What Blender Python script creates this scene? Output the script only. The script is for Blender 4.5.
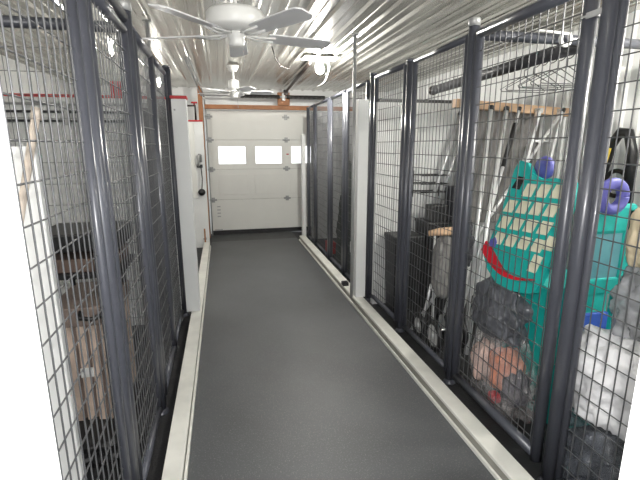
import bpy, bmesh, math, random
from mathutils import Vector, Matrix, noise
for o in list(bpy.data.objects):
    bpy.data.objects.remove(o)
S = bpy.context.scene
COL = S.collection
random.seed(7)

# ------------------------------------------------------------------ camera, world, light, exposure
cam_data = bpy.data.cameras.new('camera')
cam = bpy.data.objects.new('camera', cam_data)
COL.objects.link(cam)
cam_data.sensor_fit = 'HORIZONTAL'
cam_data.sensor_width = 36.0
cam_data.lens = 36.0 * 424.0 / 640.0
cam_data.clip_start = 0.02
_f = 424.0
_y = Vector((221.3 - 320, 240 - 146.0, -_f)).normalized()
_z = -Vector((5.0, -1910.0, -_f)).normalized()
_z = (_z - _y * _z.dot(_y)).normalized()
_x = _y.cross(_z)
cam.matrix_world = Matrix(((_x.x, _x.y, _x.z, 0.0), (_y.x, _y.y, _y.z, 0.0), (_z.x, _z.y, _z.z, 1.6), (0, 0, 0, 1)))
S.camera = cam

W = bpy.data.worlds.new('world')
S.world = W
W.use_nodes = True
_bg = W.node_tree.nodes['Background']
_bg.inputs[0].default_value = (0.93, 0.96, 1.0, 1)
_bg.inputs[1].default_value = 1.3

fl = bpy.data.lights.new('camera_flash', 'POINT')
fl.energy = 58.0
fl.shadow_soft_size = 0.03
fl.color = (1.0, 0.98, 0.95)
flo = bpy.data.objects.new('camera_flash', fl)
flo.location = (0.03, -0.01, 1.72)
COL.objects.link(flo)

S.view_settings.view_transform = 'Standard'
S.view_settings.look = 'None'
S.view_settings.exposure = 1.05
S.view_settings.gamma = 1.0
S.view_settings.use_curve_mapping = False
BULB = 540.0

# ------------------------------------------------------------------ materials
MATS = {}
def lin(c):
    return tuple((v / 12.92 if v <= 0.04045 else ((v + 0.055) / 1.055) ** 2.4) for v in [x / 255.0 for x in c])
def mat(name, rgb, rough=0.5, metal=0.0, var=0.12, scale=8.0, bump=0.0, bscale=30.0, coat=0.0, trans=0.0, emit=0.0, detail=4.0, spec=0.5):
    if name in MATS:
        return MATS[name]
    m = bpy.data.materials.new(name)
    m.use_nodes = True
    nt = m.node_tree
    b = nt.nodes['Principled BSDF']
    c = lin(rgb)
    tc = nt.nodes.new('ShaderNodeTexCoord')
    n = nt.nodes.new('ShaderNodeTexNoise')
    n.inputs['Scale'].default_value = scale
    n.inputs['Detail'].default_value = detail
    nt.links.new(tc.outputs['Object'], n.inputs['Vector'])
    r = nt.nodes.new('ShaderNodeValToRGB')
    r.color_ramp.elements[0].position = 0.3
    r.color_ramp.elements[1].position = 0.7
    r.color_ramp.elements[0].color = tuple(max(0, v * (1 - var)) for v in c) + (1,)
    r.color_ramp.elements[1].color = tuple(min(1, v * (1 + var)) for v in c) + (1,)
    nt.links.new(n.outputs['Fac'], r.inputs['Fac'])
    nt.links.new(r.outputs['Color'], b.inputs['Base Color'])
    b.inputs['Roughness'].default_value = rough
    b.inputs['Metallic'].default_value = metal
    b.inputs['Coat Weight'].default_value = coat
    b.inputs['Transmission Weight'].default_value = trans
    b.inputs['Specular IOR Level'].default_value = spec
    if emit:
        b.inputs['Emission Color'].default_value = (1.0, 0.97, 0.9, 1)
        b.inputs['Emission Strength'].default_value = emit
    if bump:
        n2 = nt.nodes.new('ShaderNodeTexNoise')
        n2.inputs['Scale'].default_value = bscale
        n2.inputs['Detail'].default_value = 6
        nt.links.new(tc.outputs['Object'], n2.inputs['Vector'])
        bp = nt.nodes.new('ShaderNodeBump')
        bp.inputs['Strength'].default_value = bump
        bp.inputs['Distance'].default_value = 0.02
        nt.links.new(n2.outputs['Fac'], bp.inputs['Height'])
        nt.links.new(bp.outputs['Normal'], b.inputs['Normal'])
    MATS[name] = m
    return m
def film(name, rgb, opacity, rough=0.15, bscale=8.0, bump=0.6):
    """thin plastic film: part see-through, part glossy skin"""
    if name in MATS:
        return MATS[name]
    m = mat(name, rgb, rough, 0, 0.25, 9, bump, bscale)
    nt = m.node_tree
    out = nt.nodes['Material Output']
    b = nt.nodes['Principled BSDF']
    t = nt.nodes.new('ShaderNodeBsdfTransparent')
    mx = nt.nodes.new('ShaderNodeMixShader')
    tc = nt.nodes.new('ShaderNodeTexCoord')
    n = nt.nodes.new('ShaderNodeTexNoise')
    n.inputs['Scale'].default_value = 7
    n.inputs['Detail'].default_value = 5
    nt.links.new(tc.outputs['Object'], n.inputs['Vector'])
    mr = nt.nodes.new('ShaderNodeMapRange')
    mr.inputs[1].default_value = 0.3; mr.inputs[2].default_value = 0.7
    mr.inputs[3].default_value = max(0, opacity - 0.2); mr.inputs[4].default_value = min(1, opacity + 0.2)
    nt.links.new(n.outputs['Fac'], mr.inputs[0])
    nt.links.new(mr.outputs[0], mx.inputs[0])
    nt.links.new(t.outputs[0], mx.inputs[1])
    nt.links.new(b.outputs[0], mx.inputs[2])
    nt.links.new(mx.outputs[0], out.inputs[0])
    return m
def glass(name):
    m = bpy.data.materials.new(name)
    m.use_nodes = True
    nt = m.node_tree
    nt.nodes.remove(nt.nodes['Principled BSDF'])
    out = nt.nodes['Material Output']
    t = nt.nodes.new('ShaderNodeBsdfTransparent')
    g = nt.nodes.new('ShaderNodeBsdfGlossy')
    g.inputs['Roughness'].default_value = 0.03
    fr = nt.nodes.new('ShaderNodeFresnel')
    mx = nt.nodes.new('ShaderNodeMixShader')
    nt.links.new(fr.outputs[0], mx.inputs[0])
    nt.links.new(t.outputs[0], mx.inputs[1])
    nt.links.new(g.outputs[0], mx.inputs[2])
    nt.links.new(mx.outputs[0], out.inputs[0])
    return m
def rubber(name):
    m = mat(name, (80, 82, 84), 0.5, 0, 0.2, 1.3, 0.05, 260, detail=8, spec=0.6)
    nt = m.node_tree
    b = nt.nodes['Principled BSDF']
    ramp = [n for n in nt.nodes if n.type == 'VALTORGB'][0]
    tc = nt.nodes.new('ShaderNodeTexCoord')
    v = nt.nodes.new('ShaderNodeTexNoise')
    v.inputs['Scale'].default_value = 150
    v.inputs['Detail'].default_value = 2
    nt.links.new(tc.outputs['Object'], v.inputs['Vector'])
    r2 = nt.nodes.new('ShaderNodeValToRGB')
    r2.color_ramp.elements[0].position = 0.56
    r2.color_ramp.elements[1].position = 0.72
    r2.color_ramp.elements[0].color = (0, 0, 0, 1)
    r2.color_ramp.elements[1].color = (1, 1, 1, 1)
    nt.links.new(v.outputs['Fac'], r2.inputs['Fac'])
    mx = nt.nodes.new('ShaderNodeMix')
    mx.data_type = 'RGBA'
    nt.links.new(r2.outputs['Color'], mx.inputs[0])
    nt.links.new(ramp.outputs['Color'], mx.inputs[6])
    mx.inputs[7].default_value = (0.16, 0.16, 0.165, 1)
    nt.links.new(mx.outputs[2], b.inputs['Base Color'])
    return m

M_RUBBER = rubber('speckled_rubber')
M_CONC = mat('dark_concrete', (72, 73, 74), 0.6, 0, 0.2, 5, 0.1, 60)
M_STALL = mat('black_stall_rubber', (42, 42, 44), 0.6, 0, 0.25, 6, 0.2, 80)
M_CEIL = mat('galvanised_ceiling_sheet', (200, 199, 192), 0.27, 0.75, 0.06, 2.5, 0.03, 14)
M_WHITE = mat('white_painted_panel', (226, 227, 226), 0.45, 0, 0.03, 3)
M_JAMB = mat('white_gloss_jamb', (244, 244, 244), 0.4, 0, 0.01, 3)
M_DOOR = mat('white_steel_door', (226, 226, 221), 0.42, 0, 0.03, 2)
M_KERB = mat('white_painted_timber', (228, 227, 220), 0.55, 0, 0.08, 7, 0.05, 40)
M_KERBSIDE = mat('grey_timber', (150, 149, 140), 0.6, 0, 0.12, 9, 0.08, 40)  # kerb sides, a darker grey than the white tops
M_POST = mat('slate_grey_powder_coat', (78, 80, 88), 0.3, 0.05, 0.06, 6, coat=0.15)
M_WIRE = mat('galvanised_wire', (92, 93, 95), 0.4, 0.3, 0.15, 20)
M_STEEL = mat('zinc_steel', (165, 166, 166), 0.4, 0.25, 0.1, 12)
M_ALU = mat('brushed_aluminium', (232, 233, 234), 0.3, 0.45, 0.04, 12)
M_RED = mat('red_trim', (190, 38, 44), 0.5, 0, 0.08, 9)
M_WOOD = mat('rust_brown_timber', (160, 108, 70), 0.6, 0, 0.2, 9, 0.1, 40)
M_PLANK = mat('pale_pine_plank', (200, 166, 134), 0.6, 0, 0.2, 10, 0.1, 40)
M_CRATE = mat('pinkish_crate_wood', (198, 178, 164), 0.65, 0, 0.2, 10, 0.1, 40)
M_CRATELID = mat('brown_crate_lid', (122, 108, 101), 0.65, 0, 0.2, 10, 0.1, 40)
M_TANWOOD = mat('tan_pole_wood', (190, 178, 166), 0.6, 0, 0.15, 14)
M_BLACK = mat('black_plastic', (30, 30, 32), 0.4, 0, 0.2, 9)
M_DARK = mat('dark_oiled_steel', (46, 40, 38), 0.4, 0.5, 0.2, 14)
M_PIPE = mat('black_pipe_wrap', (52, 52, 56), 0.5, 0, 0.25, 14, 0.2, 30)
M_FAN = mat('white_fan_enamel', (232, 232, 230), 0.35, 0, 0.02, 4)
M_FANBLADE = mat('white_fan_blade', (222, 222, 224), 0.4, 0, 0.03, 4)
M_BULB = mat('lit_bulb', (255, 250, 240), 0.5, 0, 0.0, 2, emit=BULB)
M_BULBDIM = mat('lit_small_bulb', (255, 244, 226), 0.5, 0, 0.0, 2, emit=BULB * .2)
M_TEAL = mat('teal_moulded_plastic', (18, 172, 164), 0.4, 0, 0.06, 6)
M_CREAM = mat('cream_plastic', (226, 222, 196), 0.5, 0, 0.06, 8)
M_PURPLE = mat('purple_plastic', (92, 92, 168), 0.4, 0, 0.06, 8)
M_REDP = mat('red_plastic', (206, 30, 48), 0.35, 0, 0.06, 8)
M_BAGGREY = mat('smoke_grey_bag', (96, 98, 104), 0.32, 0, 0.2, 5, 0.6, 7)
M_FILMPINK = film('clear_bag_film', (206, 200, 200), 0.24)
M_FILMDARK = film('smoky_bag_film', (92, 96, 104), 0.55)
M_FILMGREY = film('milky_bag_film', (170, 172, 176), 0.72)
M_CLOTH = mat('white_sheet_cloth', (228, 228, 230), 0.8, 0, 0.03, 6, 0.4, 7)
M_CUSHION = mat('cream_cushion_cloth', (226, 210, 178), 0.8, 0, 0.08, 6, 0.3, 30)
M_SALMON = mat('salmon_plush', (222, 150, 124), 0.8, 0, 0.15, 12, 0.4, 60)
M_PINK = mat('pale_pink_plush', (226, 196, 184), 0.8, 0, 0.15, 12, 0.4, 60)
M_NAVY = mat('dark_navy_cloth', (52, 54, 70), 0.8, 0, 0.2, 12, 0.4, 40)
M_GREYCLOTH = mat('grey_canvas', (128, 126, 124), 0.85, 0, 0.15, 14, 0.3, 50)
M_DKCLOTH = mat('charcoal_cloth', (62, 62, 68), 0.8, 0, 0.2, 12, 0.4, 30)
M_YELLOW = mat('yellow_label', (206, 180, 52), 0.5, 0, 0.1, 20)
M_GREYBOX = mat('grey_plastic_box', (188, 189, 188), 0.5, 0, 0.04, 6)
M_BLUE = mat('blue_plastic', (56, 96, 190), 0.4, 0, 0.08, 8)
M_GLASS = glass('window_glass')
M_BROWN = mat('brown_cardboard', (92, 76, 68), 0.75, 0, 0.12, 9)
M_DKGREEN = mat('dark_green_cloth', (52, 58, 54), 0.8, 0, 0.2, 9, 0.3, 30)
M_FARGREY = mat('grey_sheet_lining', (176, 177, 178), 0.5, 0, 0.06, 4)

# ------------------------------------------------------------------ helpers
class MB:
    def __init__(s):
        s.bm = bmesh.new()
    def box(s, x0, x1, y0, y1, z0, z1, bev=0.0):
        r = bmesh.ops.create_cube(s.bm, size=1)
        vs = r['verts']
        bmesh.ops.scale(s.bm, vec=(x1 - x0, y1 - y0, z1 - z0), verts=vs)
        bmesh.ops.translate(s.bm, vec=((x0 + x1) / 2, (y0 + y1) / 2, (z0 + z1) / 2), verts=vs)
        if bev:
            es = list({e for v in vs for e in v.link_edges})
            bmesh.ops.bevel(s.bm, geom=es, offset=bev, segments=2, affect='EDGES', profile=0.5)
        return s
    def hexa(s, pts):
        """eight points: bottom ring of four, top ring of four"""
        v = [s.bm.verts.new(p) for p in pts]
        for f in ((3, 2, 1, 0), (4, 5, 6, 7), (0, 1, 5, 4), (1, 2, 6, 5), (2, 3, 7, 6), (3, 0, 4, 7)):
            s.bm.faces.new([v[i] for i in f])
        return s
    def tube(s, pts, r, seg=12, cap=True):
        pts = [Vector(p) for p in pts]
        rs = r if isinstance(r, (list, tuple)) else [r] * len(pts)
        rings = []
        ref = None
        for i, p in enumerate(pts):
            if i == 0: d = pts[1] - p
            elif i == len(pts) - 1: d = p - pts[i - 1]
            else: d = (pts[i + 1] - p).normalized() + (p - pts[i - 1]).normalized()
            d.normalize()
            if ref is None:
                ref = Vector((0, 0, 1)) if abs(d.z) < 0.9 else Vector((1, 0, 0))
            u = (ref - d * ref.dot(d))
            if u.length < 1e-4:
                u = d.orthogonal()
            u.normalize(); w = d.cross(u); ref = u
            rings.append([s.bm.verts.new(p + (u * math.cos(2 * math.pi * k / seg) + w * math.sin(2 * math.pi * k / seg)) * rs[i]) for k in range(seg)])
        for a, b in zip(rings, rings[1:]):
            for k in range(seg):
                f = s.bm.faces.new((a[k], a[(k + 1) % seg], b[(k + 1) % seg], b[k]))
                f.smooth = seg > 5
        if cap:
            s.bm.faces.new(rings[0][::-1]); s.bm.faces.new(rings[-1])
        return s
    def lathe(s, c, prof, seg=28, axis='z'):
        """profile of (radius, height) turned about an axis through c"""
        rings = []
        for r, h in prof:
            ring = []
            for k in range(seg):
                a = 2 * math.pi * k / seg
                x, y = r * math.cos(a), r * math.sin(a)
                p = {'z': (x, y, h), 'y': (x, h, y), 'x': (h, x, y)}[axis]
                ring.append(s.bm.verts.new(Vector(c) + Vector(p)))
            rings.append(ring)
        for a, b in zip(rings, rings[1:]):
            for k in range(seg):
                f = s.bm.faces.new((a[k], a[(k + 1) % seg], b[(k + 1) % seg], b[k])); f.smooth = True
        s.bm.faces.new(rings[0][::-1]); s.bm.faces.new(rings[-1])
        return s
    def torus(s, c, R, r, axis='z', a0=0, a1=360, seg=28, ts=8):
        pts = []
        n = seg
        for i in range(n + 1):
            a = math.radians(a0 + (a1 - a0) * i / n)
            x, y = R * math.cos(a), R * math.sin(a)
            pts.append(Vector(c) + Vector({'z': (x, y, 0), 'y': (x, 0, y), 'x': (0, x, y)}[axis]))
        return s.tube(pts, r, ts)
    def blob(s, c, rad, amp=0.15, fr=3.0, seed=0, flat=True, sub=5, pinch=0.0, crease=0.55, boxy=2.8):
        r = bmesh.ops.create_icosphere(s.bm, subdivisions=sub, radius=1)
        for v in r['verts']:
            p = v.co.copy()
            q = p * fr + Vector((seed * 3.1, seed * 1.7, seed))
            k = 1 + amp * noise.noise(q) + amp * 0.5 * noise.noise(q * 2.3) + amp * 0.35 * (1 - 2 * abs(noise.noise(q * 3.7)))
            if crease:
                vd = noise.voronoi(q * crease)[0]
                k += amp * 1.1 * (min(.5, vd[1] - vd[0]) - .22)
            if boxy:
                m_ = (abs(p.x) ** boxy + abs(p.y) ** boxy + abs(p.z) ** boxy) ** (1 / boxy)
                k /= m_
            p = p * k
            if pinch and p.z > 0:
                t = min(1.0, p.z)
                p.x *= 1 - pinch * t * t; p.y *= 1 - pinch * t * t
            if flat and p.z < -0.72: p.z = -0.72 + 0.04 * (p.z + 0.72)
            v.co = Vector((c[0] + p.x * rad[0], c[1] + p.y * rad[1], c[2] + p.z * rad[2]))
        for f in s.bm.faces: f.smooth = True
        return s
    def prism(s, poly, axis, a, b):
        """2-D polygon pushed along an axis from a to b; poly coords are the other two axes in order"""
        def P(u, v, t):
            return {'x': (t, u, v), 'y': (u, t, v), 'z': (u, v, t)}[axis]
        A = [s.bm.verts.new(P(u, v, a)) for u, v in poly]
        B = [s.bm.verts.new(P(u, v, b)) for u, v in poly]
        n = len(poly)
        s.bm.faces.new(A); s.bm.faces.new(B[::-1])
        for i in range(n):
            s.bm.faces.new((A[i], B[i], B[(i + 1) % n], A[(i + 1) % n]))
        bmesh.ops.recalc_face_normals(s.bm, faces=s.bm.faces[:])
        return s

def obj(name, mb, m, parent=None, loc=None):
    bm = mb.bm
    bmesh.ops.recalc_face_normals(bm, faces=bm.faces[:])
    if parent is not None:
        off = Vector(parent.location)
        if parent.parent: off = off + Vector(parent.parent.location)
    elif loc is not None:
        off = Vector(loc)
    else:
        xs = [v.co for v in bm.verts]
        off = Vector(((min(v.x for v in xs) + max(v.x for v in xs)) / 2, (min(v.y for v in xs) + max(v.y for v in xs)) / 2, min(v.z for v in xs)))
    bmesh.ops.translate(bm, vec=-off, verts=bm.verts)
    me = bpy.data.meshes.new(name)
    bm.to_mesh(me); bm.free()
    me.materials.append(m)
    o = bpy.data.objects.new(name, me)
    COL.objects.link(o)
    if parent is not None: o.parent = parent
    else: o.location = off
    return o
def sub(name, mb, m, part):
    """a sub-part: its part sits at the thing's origin, so mesh coordinates are taken from the thing"""
    top = part.parent
    o = obj(name, mb, m, None, Vector(top.location))
    o.location = (0, 0, 0)
    o.parent = part
    return o
def subs(name, mb, m, thing_mesh):
    """a part under a thing that is itself one mesh"""
    return obj(name, mb, m, thing_mesh)
def tag(o, label, cat, group=None, kind=None):
    o['label'] = label; o['category'] = cat
    if group: o['group'] = group
    if kind: o['kind'] = kind
    return o
def thing(name, label, cat, loc, group=None):
    o = bpy.data.objects.new(name, None)
    o.empty_display_size = 0.1
    o.location = loc
    COL.objects.link(o)
    return tag(o, label, cat, group)
def struct(name, mb, m, label=None, cat=None):
    o = obj(name, mb, m)
    o['kind'] = 'structure'
    o['label'] = label or name.replace('_', ' ')
    o['category'] = cat or name.split('_')[0]
    return o

# ------------------------------------------------------------------ the setting
CZ = 2.60
XL, XR = -2.3, 3.15
YB = 8.05
struct('floor', MB().box(XL - .1, XR + .1, -1.4, YB + .1, -0.12, -0.012), M_STALL, 'black rubber floor inside the mesh stalls', 'floor')
struct('trim_1', MB().box(-0.25, 1.235, 7.3, 7.98, -0.012, -0.002), M_CONC, 'bare grey concrete sill in front of the overhead door', 'sill')
# corrugated ceiling: ribs run along the corridor
def rib_profile(a, b, z, period, top, base, h):
    pts = [(a, z)]
    n = int((b - a) / period)
    for i in range(n):
        c = a + (i + 0.5) * period
        pts += [(c - base / 2, z), (c - top / 2, z + h), (c + top / 2, z + h), (c + base / 2, z)]
        c2 = a + (i + 1) * period - 0.0
        pts += [(c2 - 0.012, z), (c2 - 0.006, z + h * .3), (c2 + 0.006, z + h * .3), (c2 + 0.012, z)]
    pts.append((b + 0.1, z))
    return pts
prof = rib_profile(XL - .1, XR, CZ, 0.2, 0.022, 0.06, -0.02)
poly = prof + [(XR + .1, CZ + .1), (XL - .1, CZ + .1)]
struct('ceiling', MB().prism(poly, 'y', -0.2, YB + .1), M_CEIL, 'shiny ribbed metal sheet ceiling', 'ceiling')
# back wall with the overhead door opening
DX0, DX1, DZ1 = -0.24, 2.50, 2.215
b = MB(); b.box(XL - .1, DX0, YB, YB + .1, -.01, CZ); b.box(DX1, XR + .1, YB, YB + .1, -.01, CZ); b.box(DX0, DX1, YB, YB + .1, DZ1, CZ)
struct('wall_back', b, M_WHITE, 'white end wall around the overhead door', 'wall')
struct('wall_left', MB().box(XL - .1, XL, 0.3, YB, -.01, CZ), M_WHITE, 'white outer wall behind the left stalls', 'wall')
pr = [(0.3, XR + .1)]
def vribs(a, b, face, depth, period, out):
    pts = []
    n = int((b - a) / period)
    for i in range(n):
        c = a + (i + .5) * period
        pts += [(c - period * .22, face), (c - period * .12, face + out * depth), (c + period * .12, face + out * depth), (c + period * .22, face)]
    return pts
pts = [(XR, 0.3)] + [(q, p) for p, q in vribs(0.3, YB, XR, 0.015, 0.15, -1)] + [(XR, YB), (XR + .1, YB), (XR + .1, 0.3)]
struct('wall_right', MB().prism(pts, 'z', -.01, CZ), M_WHITE, 'white ribbed outer wall behind the right stalls', 'wall')
# the near wall, whose doorway the picture is taken through
JL, JR, JY0, JY1 = -0.2205, 0.678, 0.40, 0.525
b = MB(); b.box(XL - .1, JL, JY0, JY1, -.01, CZ); b.box(JR, XR + .1, JY0, JY1, -.01, CZ); b.box(JL, JR, JY0, JY1, 2.25, CZ)
struct('wall_near', b, M_JAMB, 'bright white doorway jambs at the near edges of the view', 'wall')

# overhead door
door = bpy.data.objects.new('door_1', None); door.location = (DX0, 7.9, 0); COL.objects.link(door)
tag(door, 'white sectional overhead door with three lit windows in view', 'door', kind='structure')
ZS = [0.075, 0.643, 1.19, 1.704, 2.215]
WINX = [(-0.055, 0.42), (0.597, 1.075), (1.25, 1.73), (1.9, 2.38)]
for i in range(4):
    z0, z1 = ZS[i] + 0.002, ZS[i + 1] - 0.002
    b = MB()
    if i != 2:
        b.box(DX0, DX1, 7.9, 7.945, z0, z1, 0.006)
        if i == 1:
            for (a0, a1) in WINX:
                b.box(a0 - .03, a1 + .03, 7.892, 7.902, z0 + .09, z1 - .09, 0.005)
        obj('door_section', b, M_DOOR, door)
    else:
        wz0, wz1 = 1.285, 1.588
        b.box(DX0, DX1, 7.9, 7.945, z0, wz0); b.box(DX0, DX1, 7.9, 7.945, wz1, z1)
        xs = [DX0] + [v for w in WINX for v in w] + [DX1]
        for k in range(0, len(xs), 2): b.box(xs[k], xs[k + 1], 7.9, 7.945, wz0, wz1)
        sec = obj('door_section', b, M_DOOR, door)
        for (a0, a1) in WINX:
            f = MB()
            f.box(a0 - .025, a1 + .025, 7.888, 7.9, wz1, wz1 + .025); f.box(a0 - .025, a1 + .025, 7.888, 7.9, wz0 - .025, wz0)
            f.box(a0 - .025, a0, 7.888, 7.9, wz0, wz1); f.box(a1, a1 + .025, 7.888, 7.9, wz0, wz1)
            sub('window_frame', f, M_DOOR, sec)
            sub('window_pane', MB().box(a0, a1, 7.92, 7.924, wz0, wz1), M_GLASS, sec)
for zc in ZS[1:4]: obj('seam_backing', MB().box(DX0, DX1, 7.912, 7.94, zc - .012, zc + .012), M_KERBSIDE, door)  # backing strips added to stop outside light leaking through the seams
obj('rubber_seal', MB().box(DX0, DX1, 7.905, 7.94, -0.002, 0.078), M_STALL, door)
for zc in ZS[1:4] + [2.1]:
    for xc in (-0.19, 1.16):
        b = MB(); b.box(xc - .03, xc + .03, 7.888, 7.9, zc - .045, zc + .045, .003)
        b.box(xc - .065, xc + .065, 7.89, 7.9, zc - .018, zc + .018, .003); b.tube([(xc - .04, 7.885, zc), (xc + .04, 7.885, zc)], .01, 8)
        obj('hinge', b, M_STEEL, door)
b = MB(); b.box(-0.19, -0.05, 7.885, 7.9, 0.075, 0.10, .003); obj('bottom_bracket', b, M_STEEL, door)
b = MB()
for k in range(4): b.box(-0.13, -0.07, 7.896, 7.9, 0.33 + k * .06, 0.35 + k * .06)
obj('warning_sticker', b, M_FARGREY, door)
b = MB(); b.box(1.16, 1.2, 7.88, 7.9, 1.44, 1.46); obj('red_tag', b, M_RED, door)

# door hardware overhead
tag(obj('header_beam', MB().box(DX0, 2.6, 7.68, 7.78, 2.215, 2.285, .004), M_WOOD), 'rust brown timber beam running across above the overhead door', 'beam')
t = thing('torsion_spring', 'dark torsion spring shaft on a brown block above the door beam', 'spring', (1.1, 7.6, 2.286))
b = MB(); b.box(0.99, 1.20, 7.64, 7.7, 2.287, 2.50, .004); obj('mounting_block', b, M_WOOD, t)
obj('shaft', MB().tube([(-0.3, 7.6, 2.42), (2.5, 7.6, 2.42)], .012, 10), M_STEEL, t)
for (a0, a1) in ((0.35, 1.02), (1.14, 1.82)):
    pts = []
    n = int((a1 - a0) / .022)
    for i in range(n * 10 + 1):
        a = 2 * math.pi * i / 10
        pts.append((a0 + (a1 - a0) * i / (n * 10), 7.6 + .028 * math.cos(a), 2.42 + .028 * math.sin(a)))
    obj('spring', MB().tube(pts, .0085, 5), M_DARK, t)
obj('bearing_plate', MB().box(1.06, 1.11, 7.585, 7.64, 2.36, 2.48, .003), M_STEEL, t)
def track(name, label, x, xo, grp):
    t = thing(name, label, 'track', (x, 7.8, 0), grp)
    pts = [(x, 7.84, 0.0), (x, 7.84, 1.0), (x, 7.84, 2.15)]
    for k in range(1, 8):
        a = math.radians(90 * k / 7)
        pts.append((x + xo * k / 7 * .3, 7.84 - .3 + .3 * math.cos(a), 2.15 + .3 * math.sin(a)))
    pts.append((x + xo, 5.0, 2.53))
    b = MB()
    for d in (-.022, .022):
        b.tube([(p[0] + d, p[1], p[2]) for p in pts], .011, 6)
    obj('rail', b, M_STEEL, t)
    for yy in (5.3, 6.6): obj('hanger_strap', MB().box(x + xo - .012, x + xo + .012, yy, yy + .03, 2.5, 2.585), M_STEEL, t)
track('door_track', 'curved steel door track at left of the overhead door', -0.255, -0.06, None)
t = thing('door_opener_rail', 'dark rail angling up from the door beam to the ceiling', 'rail', (1.13, 7.6, 2.4))
obj('rail', MB().tube([(1.13, 7.6, 2.51), (1.11, 6.3, 2.55), (1.08, 5.3, 2.565)], .022, 8), M_DARK, t)
obj('bracket', MB().box(1.09, 1.17, 7.58, 7.68, 2.45, 2.54, .004), M_DARK, t)
tag(obj('jamb_post', MB().box(-0.34, -0.27, 7.62, 7.70, 0, CZ - .03, .004), M_WOOD), 'brown timber post beside left end of the door beam', 'post')

# corridor floor mat and kerbs
tag(obj('rubber_mat', MB().box(-0.245, 1.230, 0.54, 7.3, -0.012, 0.0), M_RUBBER), 'long speckled grey rubber mat covering the corridor floor', 'mat')
def kerb(name, label, x_in, x_out, y0, y1, grp=None):
    t = thing(name, label, 'kerb', ((x_in + x_out) / 2, y0, -0.012))
    s = 1 if x_out > x_in else -1
    lo, hi = sorted((x_in + s * .012, x_out))
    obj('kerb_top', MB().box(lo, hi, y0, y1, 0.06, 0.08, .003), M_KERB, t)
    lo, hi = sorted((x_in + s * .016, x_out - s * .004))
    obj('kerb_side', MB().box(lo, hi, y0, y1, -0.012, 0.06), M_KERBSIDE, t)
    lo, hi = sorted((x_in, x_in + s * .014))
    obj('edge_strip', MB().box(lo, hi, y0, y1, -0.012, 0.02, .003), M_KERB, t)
kerb('floor_kerb', 'white timber kerb along the left side of the corridor', -0.247, -0.352, 0.54, 6.95)
kerb('floor_kerb', 'white timber kerb along the right side of the corridor', 1.232, 1.345, 0.54, 7.1)

# ------------------------------------------------------------------ partitions between stalls
def partition(label, x0, x1, y, ztop, capmat, ribs=True, dark_cap=None, m=None):
    t = thing('stall_partition', label, 'partition', ((x0 + x1) / 2, y, -0.012))
    lo, hi = sorted((x0, x1))
    if ribs:
        pts = vribs(lo + .16 if x1 > x0 else lo, hi if x1 > x0 else hi - .16, y - .03, 0.008, 0.085, -1)
        poly = [(lo, y - .03)] + pts + [(hi, y - .03), (hi, y + .03), (lo, y + .03)]
        obj('panel', MB().prism(poly, 'z', -0.012, ztop), m or M_WHITE, t)
    else:
        obj('panel', MB().box(lo, hi, y - .03, y + .03, -0.012, ztop), m or M_WHITE, t)
    if capmat: obj('cap_strip', MB().box(lo, hi, y - .045, y + .035, ztop, ztop + .022, .003), capmat, t)
    return t
# right middle partition and its square white end post
tr = partition('white ribbed partition behind the right mesh panels at mid corridor', 1.45, 3.10, 3.97, 2.0, None)
obj('cap_strip', MB().box(1.46, 2.22, 3.93, 4.0, 2.0, 2.03, .003), M_BLACK, tr)
tag(obj('end_post', MB().box(1.262, 1.365, 3.93, 4.02, 0.081, 2.02, .004), M_WHITE), 'square white post on the right kerb beside the conduit', 'post')
tl = partition('white ribbed partition with red cap in the left stalls', -0.44, -2.28, 3.97, 1.985, M_RED)
p = thing('end_post', 'white square post with red cap on the left kerb', 'post', (-0.335, 3.97, 0.081))
obj('post', MB().box(-0.395, -0.272, 3.92, 4.02, 0.081, 1.99, .004), M_WHITE, p)
obj('cap', MB().box(-0.402, -0.265, 3.91, 4.03, 1.99, 2.015, .004), M_RED, p)
obj('screw', MB().lathe((-0.37, 3.917, 1.90), [(.008, 0), (.008, -.006)], 10, 'y'), M_STEEL, p)
tf = partition('white partition with red cap beside the overhead door at left', -0.262, -2.28, 7.0, 1.965, M_RED, ribs=False)
obj('lower_board', MB().box(-0.56, -0.395, 6.945, 6.97, 0.80, 1.94, .003), M_DOOR, tf)
partition('grey white partition at the far end of the right stalls', 1.48, 3.10, 7.2, 2.15, None, ribs=True, m=M_FARGREY)
tag(obj('end_post', MB().box(1.31, 1.375, 7.14, 7.24, -0.012, 1.78, .004), M_WHITE), 'narrow white post at the right edge of the overhead door', 'post')
t = thing('cord_handset', 'grey handset with hanging cord on the far left partition', 'handset', (-0.345, 6.95, 0.9))
b = MB(); b.tube([(-0.36, 6.95, 1.30), (-0.36, 6.90, 1.33), (-0.355, 6.88, 1.40), (-0.345, 6.90, 1.47), (-0.32, 6.93, 1.46), (-0.32, 6.94, 1.36)], .02, 10); obj('handle', b, M_STEEL, t)
obj('wall_bracket', MB().box(-0.385, -0.30, 6.935, 6.97, 1.27, 1.32, .004), M_BLACK, t)
b = MB(); b.tube([(-0.325, 6.93, 1.28), (-0.315, 6.91, 1.1), (-0.33, 6.92, 0.95), (-0.345, 6.93, 0.9)], .008, 6); obj('cord', b, M_DARK, t)
obj('knob', MB().lathe((-0.335, 6.95, 0.89), [(.005, -.05), (.05, -.045), (.055, -.02), (.03, .01)], 20, 'y'), M_BLACK, t)
t = thing('floor_bolt', 'rusty barrel bolt low on the far left partition', 'bolt', (-0.33, 6.955, 0.1))
obj('rod', MB().tube([(-0.33, 6.95, 0.02), (-0.33, 6.95, 0.3)], .012, 8), M_WOOD, t)
obj('keeper', MB().box(-0.355, -0.305, 6.945, 6.97, 0.12, 0.15, .003), M_STEEL, t)
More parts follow.
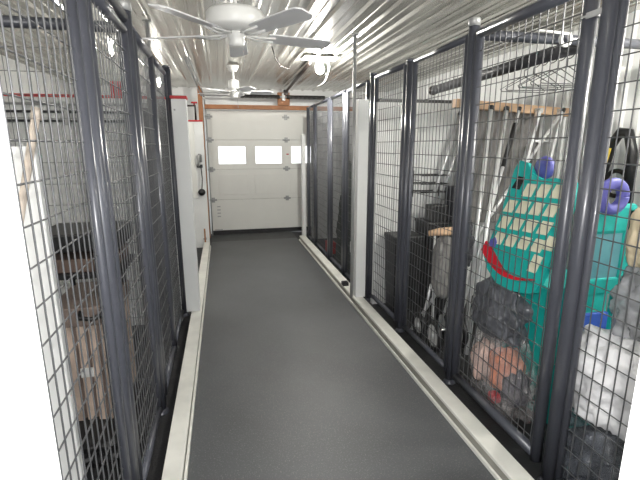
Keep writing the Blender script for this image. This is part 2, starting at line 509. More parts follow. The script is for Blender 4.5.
t = thing('water_valve', 'small red valve on a dark pipe above the far left partition', 'valve', (-0.37, 7.05, 2.1))
obj('pipe', MB().tube([(-0.52, 7.0, 2.2), (-0.36, 7.0, 2.2), (-0.36, 7.0, 1.99)], .016, 8), M_DARK, t)
obj('hand_wheel', MB().lathe((-0.37, 7.0, 2.235), [(.012, -.03), (.012, 0), (.045, 0), (.045, .02), (.01, .022)], 16), M_RED, t)

# ------------------------------------------------------------------ mesh fence
RP = 0.03
def post(label, x, y, ztop, r=RP, cap=False, z0=0.0):
    t = thing('fence_post', label, 'post', (x, y, -0.012))
    obj('tube', MB().tube([(x, y, -0.012), (x, y, ztop)], r, 20), M_POST, t)
    obj('base_flange', MB().lathe((x, y, -0.012), [(r * 1.35, 0), (r * 1.35, .008), (r * 1.05, .012), (r * 1.01, .03)], 20), M_POST, t)
    if cap:
        obj('cap', MB().lathe((x, y, ztop), [(r * 1.08, -.035), (r * 1.1, .0), (r * 1.02, .008), (r * .3, .010)], 20), M_STEEL, t)
    else:
        obj('cap', MB().lathe((x, y, ztop), [(r * 1.02, -.02), (r * 1.03, .0), (r * .95, .006), (r * .3, .008)], 20), M_POST, t)
    return t
def mesh_panel(label, A, B, z0, z1, r=0.021, grid=(0.05, 0.10), cat='gate', name='mesh_gate', latch=None, wire_r=0.0027, side=1):
    """a framed panel of welded wire between plan points A and B"""
    A = Vector((A[0], A[1], 0)); B = Vector((B[0], B[1], 0))
    mid = (A + B) / 2
    t = thing(name, label, cat, (mid.x, mid.y, z0))
    d = (B - A); L = d.length; d.normalize()
    up = Vector((0, 0, 1))
    n = Vector((d.y, -d.x, 0))
    obj('stile', MB().tube([A + up * z0, A + up * z1], r, 16), M_POST, t)
    obj('stile', MB().tube([B + up * z0, B + up * z1], r, 16), M_POST, t)
    obj('top_rail', MB().tube([A + up * z1, B + up * z1], r * .98, 16), M_POST, t)
    obj('bottom_rail', MB().tube([A + up * (z0 + r), B + up * (z0 + r)], r * .98, 16), M_POST, t)
    b = MB()
    nv = max(2, int(round(L / grid[0])))
    for i in range(1, nv):
        p = A + d * (L * i / nv)
        b.tube([p + up * (z0 + r), p + up * z1], wire_r, 6, False)
    nh = int(round((z1 - z0) / grid[1]))
    for j in range(1, nh):
        z = z0 + (z1 - z0) * j / nh
        b.tube([A + up * z + n * wire_r * 1.6, B + up * z + n * wire_r * 1.6], wire_r, 6, False)
    obj('wire_mesh', b, M_WIRE, t)
    if latch is not None:
        q = B + up * latch if isinstance(latch, (int, float)) else latch
        b = MB(); b.torus(q, r * 1.08, .005, 'z', 0, 360, 20, 6)
        b.box(q.x - r * 1.2, q.x - r * .95, q.y - .085, q.y - .01, q.z - .012, q.z + .012, .003)
        obj('latch', b, M_STEEL, t)
    return t
FXR, FXL = 1.47, -0.445
# right side, near to far
post('slate grey fence post, nearest one on the right with a white tie near its top', FXR, 1.472, 2.34, .034)
post('tall grey fence post with pale cap, behind the teal toy', FXR, 2.41, 2.31, .031, cap=True)
post('grey fence post in front of the black bin', FXR, 3.27, 2.25, .031)
post('grey fence post standing against the right white square post', FXR - .02, 4.07, 2.27, .030)
mesh_panel('near right wire mesh panel in front of the white cloth bundle', (FXR, 1.418), (FXR, 0.62), 0.05, 2.22, .016, cat='fence panel', name='fence_section')
mesh_panel('right wire mesh gate in front of the teal toy', (FXR, 2.349), (FXR, 1.568), 0.05, 2.225, .028, latch=2.10)
mesh_panel('right wire mesh gate in front of the folded stroller', (FXR, 2.462), (FXR, 3.19), 0.05, 2.225, .020)
mesh_panel('right wire mesh panel between black bin and white square post', (FXR - .003, 3.35), (FXR - .015, 3.99), 0.05, 2.225, .022, cat='fence panel', name='fence_section')
FX2 = 1.415
post('far right fence post just beyond the wall conduit', FX2, 4.88, 2.21, .031)
post('second far right fence post beyond the wall conduit, beside the dark bundle', FX2, 5.62, 2.21, .033)
post('third far right fence post, thin, near the end of the corridor', FX2, 6.55, 2.21, .026)
post('last right fence post, beside the white post at the overhead door', FX2, 7.10, 2.21, .026)
mesh_panel('far right wire mesh panel just past the square white post', (FX2, 4.12), (FX2, 4.80), 0.05, 2.2, .02, cat='fence panel', name='fence_section')
mesh_panel('far right wire mesh gate in front of the dark bundle', (FX2, 4.95), (FX2, 5.55), 0.05, 2.2, .022)
mesh_panel('far right wire mesh gate in front of the red box', (FX2, 5.69), (FX2, 6.50), 0.05, 2.2, .020)
mesh_panel('last right wire mesh panel before the overhead door', (FX2, 6.60), (FX2, 7.05), 0.05, 2.2, .020, cat='fence panel', name='fence_section')
# left side
post('nearest left fence post, light slate grey tube at the near gate', FXL, 1.69, 2.42, .031)
post('capped grey left fence post where the top rails meet', FXL, 2.50, 2.30, .034, cap=True)
post('dark left fence post rising just before the red capped white post', FXL + .015, 4.08, 2.27, .034)
mesh_panel('near left wire mesh panel beside the white doorway jamb', (FXL, 1.615), (FXL, 0.56), 0.05, 2.2, .02, cat='fence panel', name='fence_section')
mesh_panel('left wire mesh gate in front of the wooden crate', (FXL, 1.775), (FXL, 2.41), 0.05, 2.16, .024)
mesh_panel('left wire mesh gate in the middle of the left fence', (FXL, 2.60), (FXL, 3.20), 0.05, 2.2, .030)
mesh_panel('left wire mesh panel just before the red capped white post', (FXL, 3.29), (FXL, 3.99), 0.05, 2.2, .022, cat='fence panel', name='fence_section')
tag(obj('top_tube', MB().tube([(FXL, 0.56, 2.27), (FXL, 2.46, 2.23)], .026, 16), M_POST), 'long grey tube along the top of the near left fence', 'rail')
# dividers across the stalls
def divider(label, x0, x1, y, ztop):
    t = mesh_panel(label, (x0, y), (x1, y), 0.05, ztop, .03, cat='fence panel', name='mesh_divider', grid=(0.06, 0.12), wire_r=0.0018)
    return t
divider('wire mesh divider across the left stalls behind the wooden crate', FXL - .06, -2.2, 2.72, 2.24)
t = thing('divider_rail', 'dark grey tube crossing the right stalls above the teal toy', 'rail', (2.28, 2.44, 2.2))
obj('tube', MB().tube([(FXR + .034, 2.42, 2.235), (XR - .02, 2.42, 2.235)], .03, 16), M_POST, t)
obj('wall_flange', MB().lathe((XR - .015, 2.42, 2.235), [(.06, -.015), (.06, 0)], 20, 'x'), M_POST, t)

# ceiling conduits
def conduit(label, x, y, z0):
    t = thing('conduit', label, 'conduit', (x, y, z0))
    obj('pipe', MB().tube([(x, y, z0), (x, y, CZ - .021)], .016, 14), M_STEEL, t)
    obj('ceiling_flange', MB().lathe((x, y, CZ - .026), [(.035, 0), (.035, .008)], 16), M_STEEL, t)
    return t
c = conduit('grey conduit running from ceiling to kerb beside right white post', 1.225, 3.95, 0.081)
conduit('grey conduit dropping from the ceiling behind left fence top', -0.53, 3.90, 2.06)
tag(obj('socket_box', MB().box(1.36, 1.411, 4.40, 4.47, 0.42, 0.55, .006), M_WHITE), 'small white box on the far right mesh beside the conduit', 'box')
tag(obj('rubber_block', MB().box(1.236, 1.30, 4.30, 4.38, 0.081, 0.12, .004), M_BLACK), 'small black block on right kerb past the conduit', 'block')

# ------------------------------------------------------------------ ceiling fans and lights
def fan(label, c, zb, R, a0, rod_top, motor_r):
    x, y = c
    t = thing('ceiling_fan', label, 'ceiling fan', (x, y, zb - .1))
    obj('canopy', MB().lathe((x, y, 0), [(.03, rod_top - .07), (.05, rod_top - .06), (.075, rod_top - .012), (.075, rod_top)], 24), M_FAN, t)
    obj('down_rod', MB().tube([(x, y, zb + .12), (x, y, rod_top - .04)], .013, 10), M_FAN, t)
    mr = motor_r
    obj('motor_housing', MB().lathe((x, y, zb), [(mr * .45, .012), (mr * .92, .03), (mr, .045), (mr * 1.0, .115), (mr * .92, .135), (mr * .5, .145), (.03, .15)], 36), M_FAN, t)
    hub = obj('switch_housing', MB().lathe((x, y, zb), [(.02, -.075), (.045, -.07), (.05, -.055), (.05, -.02), (.06, -.005), (.06, .014)], 24), M_FAN, t)
    sub('pull_chain', MB().tube([(x + .04, y - .03, zb - .09), (x + .045, y - .03, zb - .2)], .0025, 5), M_STEEL, hub)
    for k in range(5):
        a = math.radians(a0 + 72 * k)
        d = Vector((math.cos(a), math.sin(a), 0)); n = Vector((-d.y, d.x, 0))
        o = Vector((x, y, zb))
        b = MB()
        tl_ = .10
        w0, w1 = .052, .068
        r0 = .21 if R > .6 else .16
        stations = [(r0, w0), (r0 + .03, w0 * 1.12), (R - .08, w1), (R - .03, w1 * .93), (R, w1 * .55)]
        top = []; bot = []
        for rr, ww in stations:
            for lst, dz in ((top, .004), (bot, -.004)):
                lst.append((b.bm.verts.new(o + d * rr + n * ww + Vector((0, 0, dz - ww * .2))), b.bm.verts.new(o + d * rr - n * ww + Vector((0, 0, dz + ww * .2)))))
        for i in range(len(stations) - 1):
            b.bm.faces.new((top[i][0], top[i + 1][0], top[i + 1][1], top[i][1]))
            b.bm.faces.new((bot[i][1], bot[i + 1][1], bot[i + 1][0], bot[i][0]))
            b.bm.faces.new((top[i][0], bot[i][0], bot[i + 1][0], top[i + 1][0]))
            b.bm.faces.new((top[i][1], top[i + 1][1], bot[i + 1][1], bot[i][1]))
        b.bm.faces.new((top[0][0], top[0][1], bot[0][1], bot[0][0]))
        b.bm.faces.new((top[-1][0], bot[-1][0], bot[-1][1], top[-1][1]))
        bl = obj('blade', b, M_FANBLADE, t)
        b = MB()
        for s in (-1, 1):
            b.tube([o + d * .07 + n * .015 * s + Vector((0, 0, .0)), o + d * .13 + n * .035 * s + Vector((0, 0, -.012)), o + d * (r0 + .05) + n * .03 * s + Vector((0, 0, -.010 - .006 * s))], .007, 6)
        sub('blade_iron', b, M_FAN, bl)
    return t
fan('large white ceiling fan with five blades in the foreground', (0.13, 3.0), 2.30, .67, 14, CZ - .022, .185)
fan('smaller white ceiling fan on a long rod near the overhead door', (0.19, 5.75), 2.27, .50, 6, CZ - .022, .068)

def bulb_lamp(label, x, y, drop=.1, plate=None, r=.05, cord=True, m=None):
    t = thing('ceiling_bulb', label, 'lamp', (x, y, CZ - .022 - drop))
    z = CZ - .022
    obj('socket', MB().lathe((x, y, z), [(.06, 0), (.06, -.02), (.035, -.03), (.028, -.06)], 20), M_FAN, t)
    if plate: obj('back_plate', MB().box(x - plate, x + plate, y - .12, y + .12, z - .006, z + .0), M_FAN, t)
    obj('bulb', MB().lathe((x, y, z - .06), [(.014, .02), (.02, 0), (r * .8, -.03), (r, -.06), (r * .8, -.09), (r * .35, -.11)], 20), m or M_BULB, t)
    if cord:
        obj('pull_cord', MB().tube([(x + .03, y, z - .02), (x + .09, y - .02, z - .05), (x + .10, y - .02, z - .15), (x + .04, y - .04, z - .27), (x - .05, y - .05, z - .32)], .004, 6), M_FAN, t)
        obj('wire_guard', MB().torus((x + .03, y, z - .10), .085, .003, 'y', -60, 200), M_STEEL, t)
    return t
bulb_lamp('bare lit bulb with looping cord on the corridor ceiling', 1.15, 5.05, plate=.2)
bulb_lamp('lit ceiling bulb behind the left fence, seen between the near posts', -0.93, 4.45, drop=.02, cord=False, r=.018, m=M_BULBDIM)
bulb_lamp('lit ceiling bulb behind the left fence beside the red cap post', -0.80, 6.55, cord=False, r=.028, m=M_BULBDIM)
bulb_lamp('added fill bulb above the near right stall, outside the picture', 2.55, 1.45, cord=False, r=.04)  # unseen bulb added to brighten the back of the right stalls
bulb_lamp('added fill bulb above the near left stall, outside the picture', -1.45, 1.15, cord=False, m=M_BULBDIM)  # unseen bulb added to lift the light in the near left stall
tag(obj('ceiling_cable', MB().tube([(0.55, 4.6, CZ - .022), (0.60, 4.75, 2.50), (0.67, 4.9, 2.45), (0.78, 5.0, 2.44), (0.85, 5.3, CZ - .022)], .006, 6), M_DARK), 'thin dark cable sagging below the ceiling between fan and bulb', 'cable')

# ------------------------------------------------------------------ right stall: overhead pipe, hangers, plank, ladders
t = thing('overhead_pipe', 'thick black wrapped pipe hanging under the ceiling in right stall', 'pipe', (2.3, 3.3, 2.2))
obj('pipe', MB().tube([(2.32, 4.55, 2.195), (2.32, 2.50, 2.235)], .045, 20), M_PIPE, t)
obj('end_cap', MB().lathe((2.32, 4.56, 2.195), [(.05, -.05), (.05, 0), (.03, .01)], 20, 'y'), M_DARK, t)
for yy in (2.7, 3.8): obj('hanger_strap', MB().tube([(2.32, yy, 2.24), (2.32, yy, CZ - .02)], .006, 6), M_STEEL, t)
t = thing('pvc_hook', 'white curved plastic hook hung near the right post tops', 'hook', (2.06, 2.36, 2.2))
b = MB(); b.torus((2.06, 2.365, 2.225), .035, .012, 'y', 150, 400, 24, 10); obj('hook', b, M_FAN, t)
b = MB(); b.tube([(1.85, 2.365, 2.265), (2.09, 2.365, 2.255)], .008, 8); obj('stem', b, M_FAN, t)
HB = None
hangers = []
def hanger_mesh(x, y, z):
    b = MB()
    pts = [(x, y, z - .10), (x + .03, y, z - .11), (x + .2, y, z - .20), (x + .19, y, z - .215), (x - .19, y, z - .215), (x - .2, y, z - .20), (x - .03, y, z - .11), (x, y, z - .10)]
    b.tube(pts, .0035, 6)
    b.tube([(x, y, z - .10), (x, y, z - .055)], .0035, 6)
    return b
GW = 'black wire hangers on the overhead pipe'
hy = [2.62, 2.70, 2.78, 2.86, 2.95, 3.05]
def hanger(x, y, z):
    t = thing('wire_hanger', 'black wire coat hanger hanging in a bunch on the black pipe', 'hanger', (x, y, z - .2), GW)
    obj('shoulder_wire', hanger_mesh(x, y, z), M_BLACK, t)
    obj('hook', MB().torus((x, y, z), .053, .0035, 'y', -90, 170, 20, 6), M_BLACK, t)
    return t
h0 = hanger(2.32, hy[0], 2.225)
for i, yy in enumerate(hy[1:]):
    h = h0.copy(); COL.objects.link(h); h.location = Vector(h0.location) + Vector((0.0, yy - hy[0], -.001 * i))
    h.rotation_euler = (0, 0, math.radians(random.uniform(-14, 14)))
    for ch in list(h0.children):
        cc = ch.copy(); COL.objects.link(cc); cc.parent = h

tag(obj('wall_plank', MB().hexa([(2.03, 3.53, 1.93), (3.155, 3.46, 1.86), (3.155, 3.54, 1.86), (2.03, 3.61, 1.93),
      (2.03, 3.53, 2.0), (3.155, 3.46, 1.93), (3.155, 3.54, 1.93), (2.03, 3.61, 2.0)]), M_PLANK), 'pale brown timber plank that the aluminium poles lean against', 'plank')
def ladder(label, top, bot, width, ang, n=6):
    """two rails leaning from bot to top, width across"""
    T = Vector(top); B = Vector(bot)
    t = thing('ladder', label, 'ladder', (B.x, B.y, B.z))
    w = Vector((math.cos(ang), math.sin(ang), 0)) * width
    for k in (0, 1):
        b = MB()
        p, q = B + w * k, T + w * k
        u = (q - p).normalized(); s = w.normalized(); v = u.cross(s)
        a, c = .013, .03
        ring = lambda o: [o + s * a + v * c, o - s * a + v * c, o - s * a - v * c, o + s * a - v * c]
        b.hexa(ring(p) + ring(q))
        r = obj('rail', b, M_ALU, t)
        sub('foot', MB().box(p.x - .03, p.x + .03, p.y - .04, p.y + .04, p.z, p.z + .05, .006), M_BLACK, r)
        sub('end_cap', MB().box(q.x - .018, q.x + .018, q.y - .035, q.y + .035, q.z - .03, q.z + .012, .004), M_GREYBOX, r)
    for i in range(1, n + 1):
        o = B + (T - B) * (i / (n + 1))
        obj('rung', MB().tube([o, o + w], .011, 8), M_ALU, t)
    return t
def pole(name, label, p, q, r, m, cat='pole', cap=True, grip=None):
    t = thing(name, label, cat, p)
    obj('shaft', MB().tube([p, q], r, 12), m, t)
    d = (Vector(q) - Vector(p)).normalized()
    obj('end_cap', MB().tube([Vector(q) - d * .03, Vector(q) + d * .006], r * 1.25, 12), (m if m is M_TANWOOD else M_BLACK) if m is not M_BLACK else M_STEEL, t)
    if grip:
        a, c = grip
        P, Q = Vector(p), Vector(q)
        obj('grip', MB().tube([P + (Q - P) * a, P + (Q - P) * c], r * 1.5, 12), M_BLACK, t)
    return t
b = MB()
fold = [(2.24 + .78 * i / 40, 3.655 + .012 * math.sin(i * 1.3) + .006 * math.sin(i * .5)) for i in range(41)]
b.prism(fold + [(x, y + .012) for x, y in fold[::-1]], 'z', .86, 1.95)
tag(obj('hanging_blanket', b, M_GREYCLOTH), 'pleated grey blanket hanging behind the aluminium poles and plank', 'blanket')
ladder('aluminium ladder leaning on the plank above the teal toy', (2.79, 3.425, 1.91), (1.85, 2.72, -0.012), .24, math.radians(2))
pole('aluminium_pole', 'leftmost leaning aluminium pole, standing on the taller black bin', (1.934, 3.80, .891), (2.29, 3.885, 1.91), .020, M_ALU)
pole('aluminium_pole', 'second leaning aluminium pole from the left, standing on the taller bin', (2.02, 3.80, .891), (2.38, 3.885, 1.90), .020, M_ALU)
pole('aluminium_pole', 'steep aluminium pole just right of the tall pale capped post', (1.90, 2.93, -0.012), (2.316, 3.44, 1.93), .018, M_ALU)
pole('aluminium_pole', 'fourth leaning aluminium pole from the left, thick one', (1.80, 2.74, -0.012), (2.47, 3.44, 1.92), .020, M_ALU)
pole('aluminium_pole', 'aluminium pole with black foam grip left of the ladder', (1.74, 2.86, -0.012), (2.58, 3.41, 1.92), .013, M_ALU, grip=(.74, .93))
pole('aluminium_pole', 'most slanted aluminium pole, crossing behind the ladder', (1.58, 3.27, -0.012), (2.974, 3.336, 1.91), .014, M_ALU)

# folded stroller
t = thing('folded_stroller', 'folded stroller with grey seat and tan bar behind the mesh', 'stroller', (1.68, 2.98, -0.012))
b = MB()
for s in (0, 1):
    xx = 1.585 + .19 * s
    b.tube([(xx, 2.90, .12), (xx + .03, 2.98, .5), (xx + .04, 3.03, .92)], .011, 8)
    b.tube([(xx, 3.10, .10), (xx + .02, 3.0, .5)], .011, 8)
b.tube([(1.585, 2.90, .14), (1.775, 2.90, .14)], .009, 8)
obj('frame', b, M_ALU, t)
b = MB(); b.blob((1.70, 2.95, .66), (.11, .07, .26), .12, 2.5, 3, flat=False); obj('seat', b, M_GREYCLOTH, t)
b = MB(); b.tube([(1.52, 2.93, .94), (1.60, 2.90, .955), (1.72, 2.90, .955), (1.82, 2.94, .94)], [.02, .032, .034, .024], 12); obj('bumper_bar', b, M_PLANK, t)
def wheel(c, r, axis='x'):
    b = MB(); b.torus(c, r - .022, .022, axis, 0, 360, 32, 10)
    w = obj('wheel', b, M_BLACK, t)
    b = MB(); b.lathe(c, [(r * .78, -.008), (r * .78, .008)], 24, axis); b.lathe(c, [(.025, -.025), (.025, .025)], 14, axis)
    sub('hub', b, M_GREYBOX, w)
wheel((1.575, 2.86, .12), .13); wheel((1.80, 2.87, .12), .13); wheel((1.575, 3.12, .10), .11); wheel((1.80, 3.12, .10), .11)
tag(obj('draped_jacket', MB().blob((1.80, 2.90, .84), (.07, .06, .17), .3, 3, 11, flat=False), M_DKCLOTH), 'dark grey jacket draped over the tan stroller bar', 'jacket')

# black bins behind
t = thing('storage_bin', 'short black bin with flat lid behind right mesh by the white partition', 'bin', (1.75, 3.72, -0.012))
b = MB(); b.hexa([(1.57, 3.67, -.012), (1.82, 3.67, -.012), (1.82, 3.88, -.012), (1.57, 3.88, -.012), (1.55, 3.64, .72), (1.84, 3.64, .72), (1.84, 3.90, .72), (1.55, 3.90, .72)]); obj('body', b, M_BLACK, t)
obj('lid', MB().box(1.54, 1.85, 3.63, 3.905, .72, .76, .01), M_BLACK, t)
t = thing('storage_bin', 'taller black bin behind the stroller, holding a box and a case', 'bin', (2.12, 3.75, -0.012))
b = MB(); b.hexa([(1.90, 3.62, -.012), (2.27, 3.62, -.012), (2.27, 3.88, -.012), (1.90, 3.88, -.012), (1.87, 3.59, .86), (2.30, 3.59, .86), (2.30, 3.90, .86), (1.87, 3.90, .86)]); obj('body', b, M_BLACK, t)
obj('lid', MB().box(1.86, 2.31, 3.58, 3.905, .86, .89, .01), M_BLACK, t)
tag(obj('black_box', MB().box(1.89, 2.06, 3.60, 3.75, .891, 1.05, .01), M_BLACK), 'small black box on top of the right black bin', 'box')
tag(obj('dark_case', MB().box(2.09, 2.27, 3.60, 3.75, .891, 1.22, .02), M_DKCLOTH), 'dark grey case on top of the right black bin', 'case')
t = thing('wire_shelf', 'black wire shelf hung on white partition above the bins', 'shelf', (1.98, 3.86, 1.1))
for zz in (1.16, 1.24, 1.32):
    b = MB(); b.tube([(1.84, 3.74, zz), (2.12, 3.74, zz)], .005, 6); b.tube([(1.84, 3.92, zz), (2.12, 3.92, zz)], .005, 6)
    for k in range(8): b.tube([(1.84 + .04 * k, 3.74, zz), (1.84 + .04 * k, 3.92, zz)], .003, 5)
    obj('wire_tier', b, M_BLACK, t)
for xx in (1.84, 2.12): obj('side_wire', MB().tube([(xx, 3.92, 1.10), (xx, 3.92, 1.36)], .005, 6), M_BLACK, t)

# ------------------------------------------------------------------ teal toy
A = Vector((1.555, 2.27, .90)); Bv = Vector((1.69, 2.27, 1.47)); D = Vector((1.60, 1.84, .86))
U = (D - A); Wd = U.length; U.normalize()
V = (Bv - A); Ht = V.length; V = (V - U * V.dot(U)).normalized()
N = U.cross(V).normalized()
if N.x > 0: N = -N
toy = thing('toy_climber', 'teal plastic toy climber with cream insets, leaning behind the mesh gate', 'toy', (1.75, 2.0, -0.012))
def q(u, v, n=0.0):
    return A + U * u + V * v + N * n
def slab(b, pts, n0, n1):
    lo = [b.bm.verts.new(q(u, v, n0)) for u, v in pts]; hi = [b.bm.verts.new(q(u, v, n1)) for u, v in pts]
    b.bm.faces.new(lo); b.bm.faces.new(hi[::-1])
    k = len(pts)
    for i in range(k): b.bm.faces.new((lo[i], hi[i], hi[(i + 1) % k], lo[(i + 1) % k]))
b = MB()
outline = [(-.005, .03), (.06, -.035), (.16, -.085), (.28, -.085), (.38, -.06), (Wd, -.03), (Wd + .02, .2), (Wd + .015, .50), (Wd - .02, .575), (.30, .575), (.22, .555), (.14, .575), (.08, .63), (.02, .635), (0.0, .58), (.015, .3)]
slab(b, outline, -.035, 0.0)
obj('front_panel', b, M_TEAL, toy)
b = MB()
slab(b, [(.03, .47), (.05, .545), (.10, .545), (.09, .47)], 0.0005, .002)
obj('slot_patch', b, M_BLACK, toy)  # black patch paints the darkness inside the cut-out handle hole
# cream insets, a tilted grid of four rows
for r_ in range(4):
    for c_ in range(4):
        if r_ == 0 and c_ == 0: continue
        u0 = .03 + c_ * .093; v0 = .425 - r_ * .1 + c_ * .014
        if u0 + .07 > Wd - .01: continue
        b = MB(); slab(b, [(u0, v0), (u0 + .066, v0 + .008), (u0 + .082, v0 + .083), (u0 + .016, v0 + .076)], .0005, .006)
        obj('inset', b, M_CREAM, toy)
for (u0, v0, hh) in ((.34, .06, .10), (.385, .20, .08)):
    b = MB(); slab(b, [(u0, v0), (u0 + .055, v0 + .006), (u0 + .066, v0 + hh), (u0 + .01, v0 + hh)], .0005, .006); obj('inset', b, M_CREAM, toy)
# red smile under the grid
b = MB()
smile = []
n = 14
for i in range(n + 1):
    s = i / n; smile.append((-.02 + s * .43, .06 * (1 - s) ** 2 - .055 * math.sin(math.pi * s) + .03 * s))
back = []
for i in range(n, -1, -1):
    s = i / n; back.append((-.02 + s * .43 + .012 * (1 - s), smile[i][1] + .072 * (1 - s) ** .9 * (.6 + .4 * math.sin(math.pi * min(1, s * 1.6 + .15))) + .006))
slab(b, smile + back, .001, .02)
obj('red_rim', b, M_REDP, toy)
# body behind and below the panel
b = MB(); b.hexa([(1.80, 1.80, -.012), (2.05, 1.80, -.012), (2.05, 2.26, -.012), (1.80, 2.26, -.012), (1.655, 1.80, .86), (2.02, 1.80, .86), (2.02, 2.26, .86), (1.655, 2.26, .90)])
obj('body', b, M_TEAL, toy)
# side board towards the viewer with its opening
b = MB()
sx0, sx1 = 1.64, 1.985
yq0, yq1 = 1.665, 1.70
b.box(sx0, sx0 + .07, yq0, yq1, .55, 1.30, .012); b.box(sx1 - .07, sx1, yq0, yq1, .55, 1.30, .012)
b.box(sx0, sx1, yq0, yq1, .50, .62, .012); b.box(sx0, sx1, yq0, yq1, .86, .95, .012); b.box(sx0, sx1, yq0, yq1, 1.17, 1.32, .02)
b.box(sx0 + .03, sx1 - .03, yq1, 1.80, .50, .58, .01)
obj('side_board', b, M_TEAL, toy)
obj('side_inset', MB().box(sx0 + .065, sx1 - .065, yq0 + .008, yq1 - .006, .945, 1.175), mat('grey_blue_plastic', (96, 158, 168), 0.45, 0, 0.1, 9), toy)
obj('blue_block', MB().box(sx0 + .08, sx1 - .08, yq0 + .006, yq1 - .004, .62, .76, .008), M_BLUE, toy)
b = MB(); b.torus((1.80, 1.655, 1.36), .062, .028, 'y', 0, 360, 32, 12); obj('purple_ring', b, M_PURPLE, toy)
b = MB(); b.lathe((1.78, 2.09, 1.475), [(.02, -.02), (.06, -.018), (.066, 0), (.06, .018), (.02, .02)], 28, 'x'); obj('purple_wheel', b, M_PURPLE, toy)
b = MB(); slab(b, [(.02, .10), (.06, .10), (.07, .14), (.045, .165), (.015, .14)], .001, .01); obj('purple_badge', b, M_PURPLE, toy)

# ------------------------------------------------------------------ bags and soft goods by the right fence
tag(obj('plastic_sack', MB().blob((1.635, 2.17, .60), (.10, .19, .20), .34, 2.2, 4, pinch=.45), M_BAGGREY), 'smoke grey plastic sack sitting on the clear toy bag', 'bag')
tag(obj('clear_bag', MB().blob((1.64, 2.10, .192), (.125, .24, .27), .2, 2.4, 8, pinch=.1), M_FILMPINK), 'clear plastic bag of pink and salmon plush toys on stall floor', 'bag')
for (lab, m, c, r) in (('salmon plush toy inside the clear bag', M_SALMON, (1.62, 2.04, .28), (.085, .085, .12)),
                       ('pale pink plush toy at left inside the clear bag', M_PINK, (1.60, 2.21, .24), (.075, .08, .13)),
                       ('dark navy cloth at right inside the clear bag', M_NAVY, (1.63, 1.95, .19), (.07, .06, .10))):
    tag(obj('plush_toy' if 'plush' in lab else 'folded_cloth', MB().blob(c, r, .3, 2.4, r[2] * 50, flat=False, sub=3), m), lab, 'toy' if 'plush' in lab else 'cloth')
tag(obj('red_toy', MB().box(1.54, 1.60, 2.02, 2.09, .05, .11, .015), M_REDP), 'small red toy block at bottom of the clear bag', 'toy')
tag(obj('white_sheet', MB().blob((1.75, 1.40, .53), (.20, .21, .215), .26, 2.0, 15), M_CLOTH), 'crumpled white sheet bundle behind the near right mesh', 'cloth')
tag(obj('smoky_bag', MB().blob((1.72, 1.40, .145), (.185, .20, .22), .34, 2.4, 21), M_FILMDARK), 'shiny smoky plastic bag on the floor under the white sheet', 'bag')
tag(obj('milky_bag', MB().blob((1.84, 1.40, .90), (.13, .13, .20), .3, 2.4, 27, pinch=.2), M_FILMGREY), 'milky grey plastic bag on top of the white sheet bundle', 'bag')
tag(obj('cream_cushion', MB().blob((1.82, 1.43, 1.21), (.10, .09, .14), .14, 1.8, 33, flat=False, crease=0), M_CUSHION), 'cream cushion on top of the milky plastic bag', 'cushion')
tag(obj('charcoal_tarp', MB().blob((1.86, 1.03, .38), (.13, .12, .54), .2, 2.2, 39), M_DKCLOTH), 'charcoal tarp bundle at the right edge beside the jamb', 'tarp')

# strap on the right wall
t = thing('safety_harness', 'black harness with yellow label hanging on the right wall', 'harness', (3.08, 2.82, 1.2))
b = MB(); b.tube([(3.07, 2.98, 1.12), (3.06, 2.93, 1.40), (3.05, 2.88, 1.60), (3.05, 2.81, 1.70), (3.05, 2.74, 1.69), (3.06, 2.70, 1.55), (3.07, 2.68, 1.15)], .038, 12); obj('strap', b, M_BLACK, t)
b = MB(); b.tube([(3.0, 2.91, 1.44), (3.0, 2.885, 1.58)], .045, 12); obj('yellow_label', b, M_YELLOW, t)
b = MB(); b.torus((3.06, 2.80, 1.30), .10, .018, 'x', 0, 360, 24, 8); obj('loop', b, M_DARK, t)
tag(obj('bright_spot_plate', MB().box(3.07, 3.13, 2.92, 3.0, 2.08, 2.20, .01), M_FAN), 'small white plate put in for a bright spot high on the right wall', 'plate')  # white plate imitates a bright spot on the wall

# far right stall
tag(obj('dark_bundle', MB().blob((1.76, 5.35, .50), (.22, .42, .70), .3, 2.2, 45), M_DKGREEN), 'dark green bundle behind the far right mesh gates', 'bundle')
t = thing('black_cabinet', 'black cabinet behind the far right mesh beyond the conduit', 'cabinet', (1.75, 4.55, -0.012))
obj('body', MB().box(1.56, 1.95, 4.30, 4.72, -.012, .62, .01), M_BLACK, t)
obj('door', MB().box(1.548, 1.558, 4.33, 4.69, .04, .58, .004), M_DARK, t)
t = thing('red_box', 'small red box on floor behind the far right mesh', 'box', (1.62, 6.3, -0.012))
obj('body', MB().box(1.50, 1.62, 6.05, 6.25, -.012, .14, .01), M_RED, t)
obj('lid', MB().box(1.495, 1.625, 6.045, 6.255, .14, .17, .006), M_RED, t)

# ------------------------------------------------------------------ left stall
pts = vribs(-1.55, -0.62, 1.60, 0.012, 0.09, -1)
tag(obj('ribbed_panel', MB().prism([(-1.55, 1.60)] + pts + [(-0.60, 1.60), (-0.60, 1.63), (-1.55, 1.63)], 'z', -.012, 1.60), M_WHITE), 'white ribbed sheet panel standing just inside the near left mesh', 'panel')
pole('wooden_pole', 'tan wooden pole leaning in front of the white ribbed panel', (-1.02, 1.50, -0.012), (-0.54, 1.50, 1.71), .012, M_TANWOOD)
t = thing('wooden_crate', 'slatted wooden crate with brown lid behind the near left gate', 'crate', (-.73, 2.42, .18))
for k in range(5):
    x0 = -.865 + k * .054
    obj('slat', MB().box(x0, x0 + .038, 2.20, 2.215, .18, .72, .003), M_CRATE, t)
for k in range(6):
    y0 = 2.225 + k * .068
    obj('slat', MB().box(-.61, -.595, y0, y0 + .058, .18, .72, .003), M_CRATE, t)
obj('inner_box', MB().box(-.855, -.612, 2.216, 2.62, .19, .715), M_CRATELID, t)
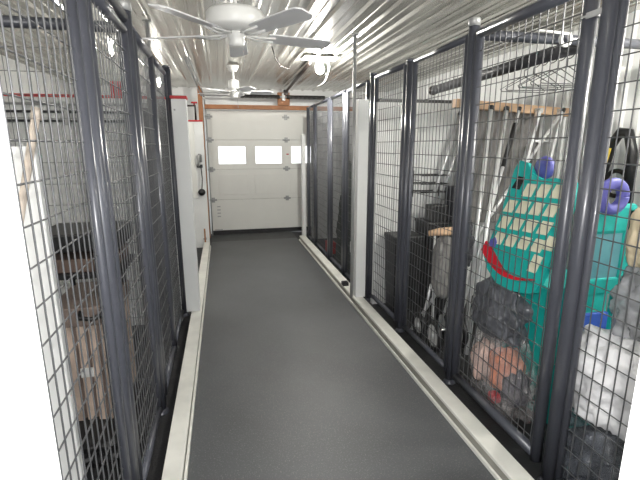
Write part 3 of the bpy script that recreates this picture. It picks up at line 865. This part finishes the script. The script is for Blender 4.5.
lid = obj('lid', MB().box(-.88, -.585, 2.185, 2.64, .72, .82, .008), M_CRATELID, t)
b = MB(); b.tube([(-.72, 2.182, .80), (-.72, 2.15, .78), (-.66, 2.15, .77), (-.62, 2.182, .78)], .012, 8); sub('handle', b, M_BLACK, lid)
obj('paper_label', MB().box(-.76, -.70, 2.193, 2.199, .44, .49), M_WHITE, t)
tag(obj('floor_cushion', MB().blob((-.74, 2.38, .075), (.26, .34, .118), .08, 2.5, 51), M_BLACK), 'black padded bed under the wooden crate', 'bed')
t = thing('storage_rack', 'black rack with a brown box, standing on the wooden crate lid', 'rack', (-.72, 2.42, .82))
obj('shelf', MB().box(-.92, -.53, 2.24, 2.62, 1.09, 1.18, .008), M_BLACK, t)
obj('shelf', MB().box(-.92, -.53, 2.24, 2.62, .95, .98, .006), M_BLACK, t)
for xx in (-.87, -.60):
    for yy in (2.27, 2.59): obj('leg', MB().tube([(xx, yy, .82), (xx, yy, 1.10)], .011, 8), M_BLACK, t)
tag(obj('brown_box', MB().box(-.90, -.56, 2.26, 2.60, .981, 1.05, .006), M_BROWN), 'flat brown box between the shelves of the black rack', 'box')
t = thing('tool_rail', 'grey tool rail with rods fixed to the left partition', 'rail', (-1.2, 3.9, 1.75))
for zz in (1.80, 1.87, 1.93): obj('rod', MB().tube([(-1.95, 3.90, zz), (-.55, 3.90, zz)], .010, 8), M_PIPE if zz < 1.9 else M_STEEL, t)
for xx in (-1.9, -1.2, -.6): obj('bracket', MB().box(xx - .015, xx + .015, 3.89, 3.945, 1.77, 1.95, .003), M_STEEL, t)
t = thing('dark_block', 'narrow dark grey block added behind the left mesh at the partition', 'cabinet', (-.58, 3.72, -.012))  # block added so the view through the left mesh turns dark
obj('body', MB().box(-.68, -.50, 3.52, 3.86, -.012, 1.88, .006), M_DKCLOTH, t)
obj('door', MB().box(-.672, -.508, 3.505, 3.52, .02, 1.85, .004), M_DKCLOTH, t)  # thin front board of the added block, same dark grey
tag(obj('striped_box', MB().box(-.86, -.76, 3.935, 4.0, 2.008, 2.12, .005), M_RED), 'small red box perched on cap of the left partition', 'box')
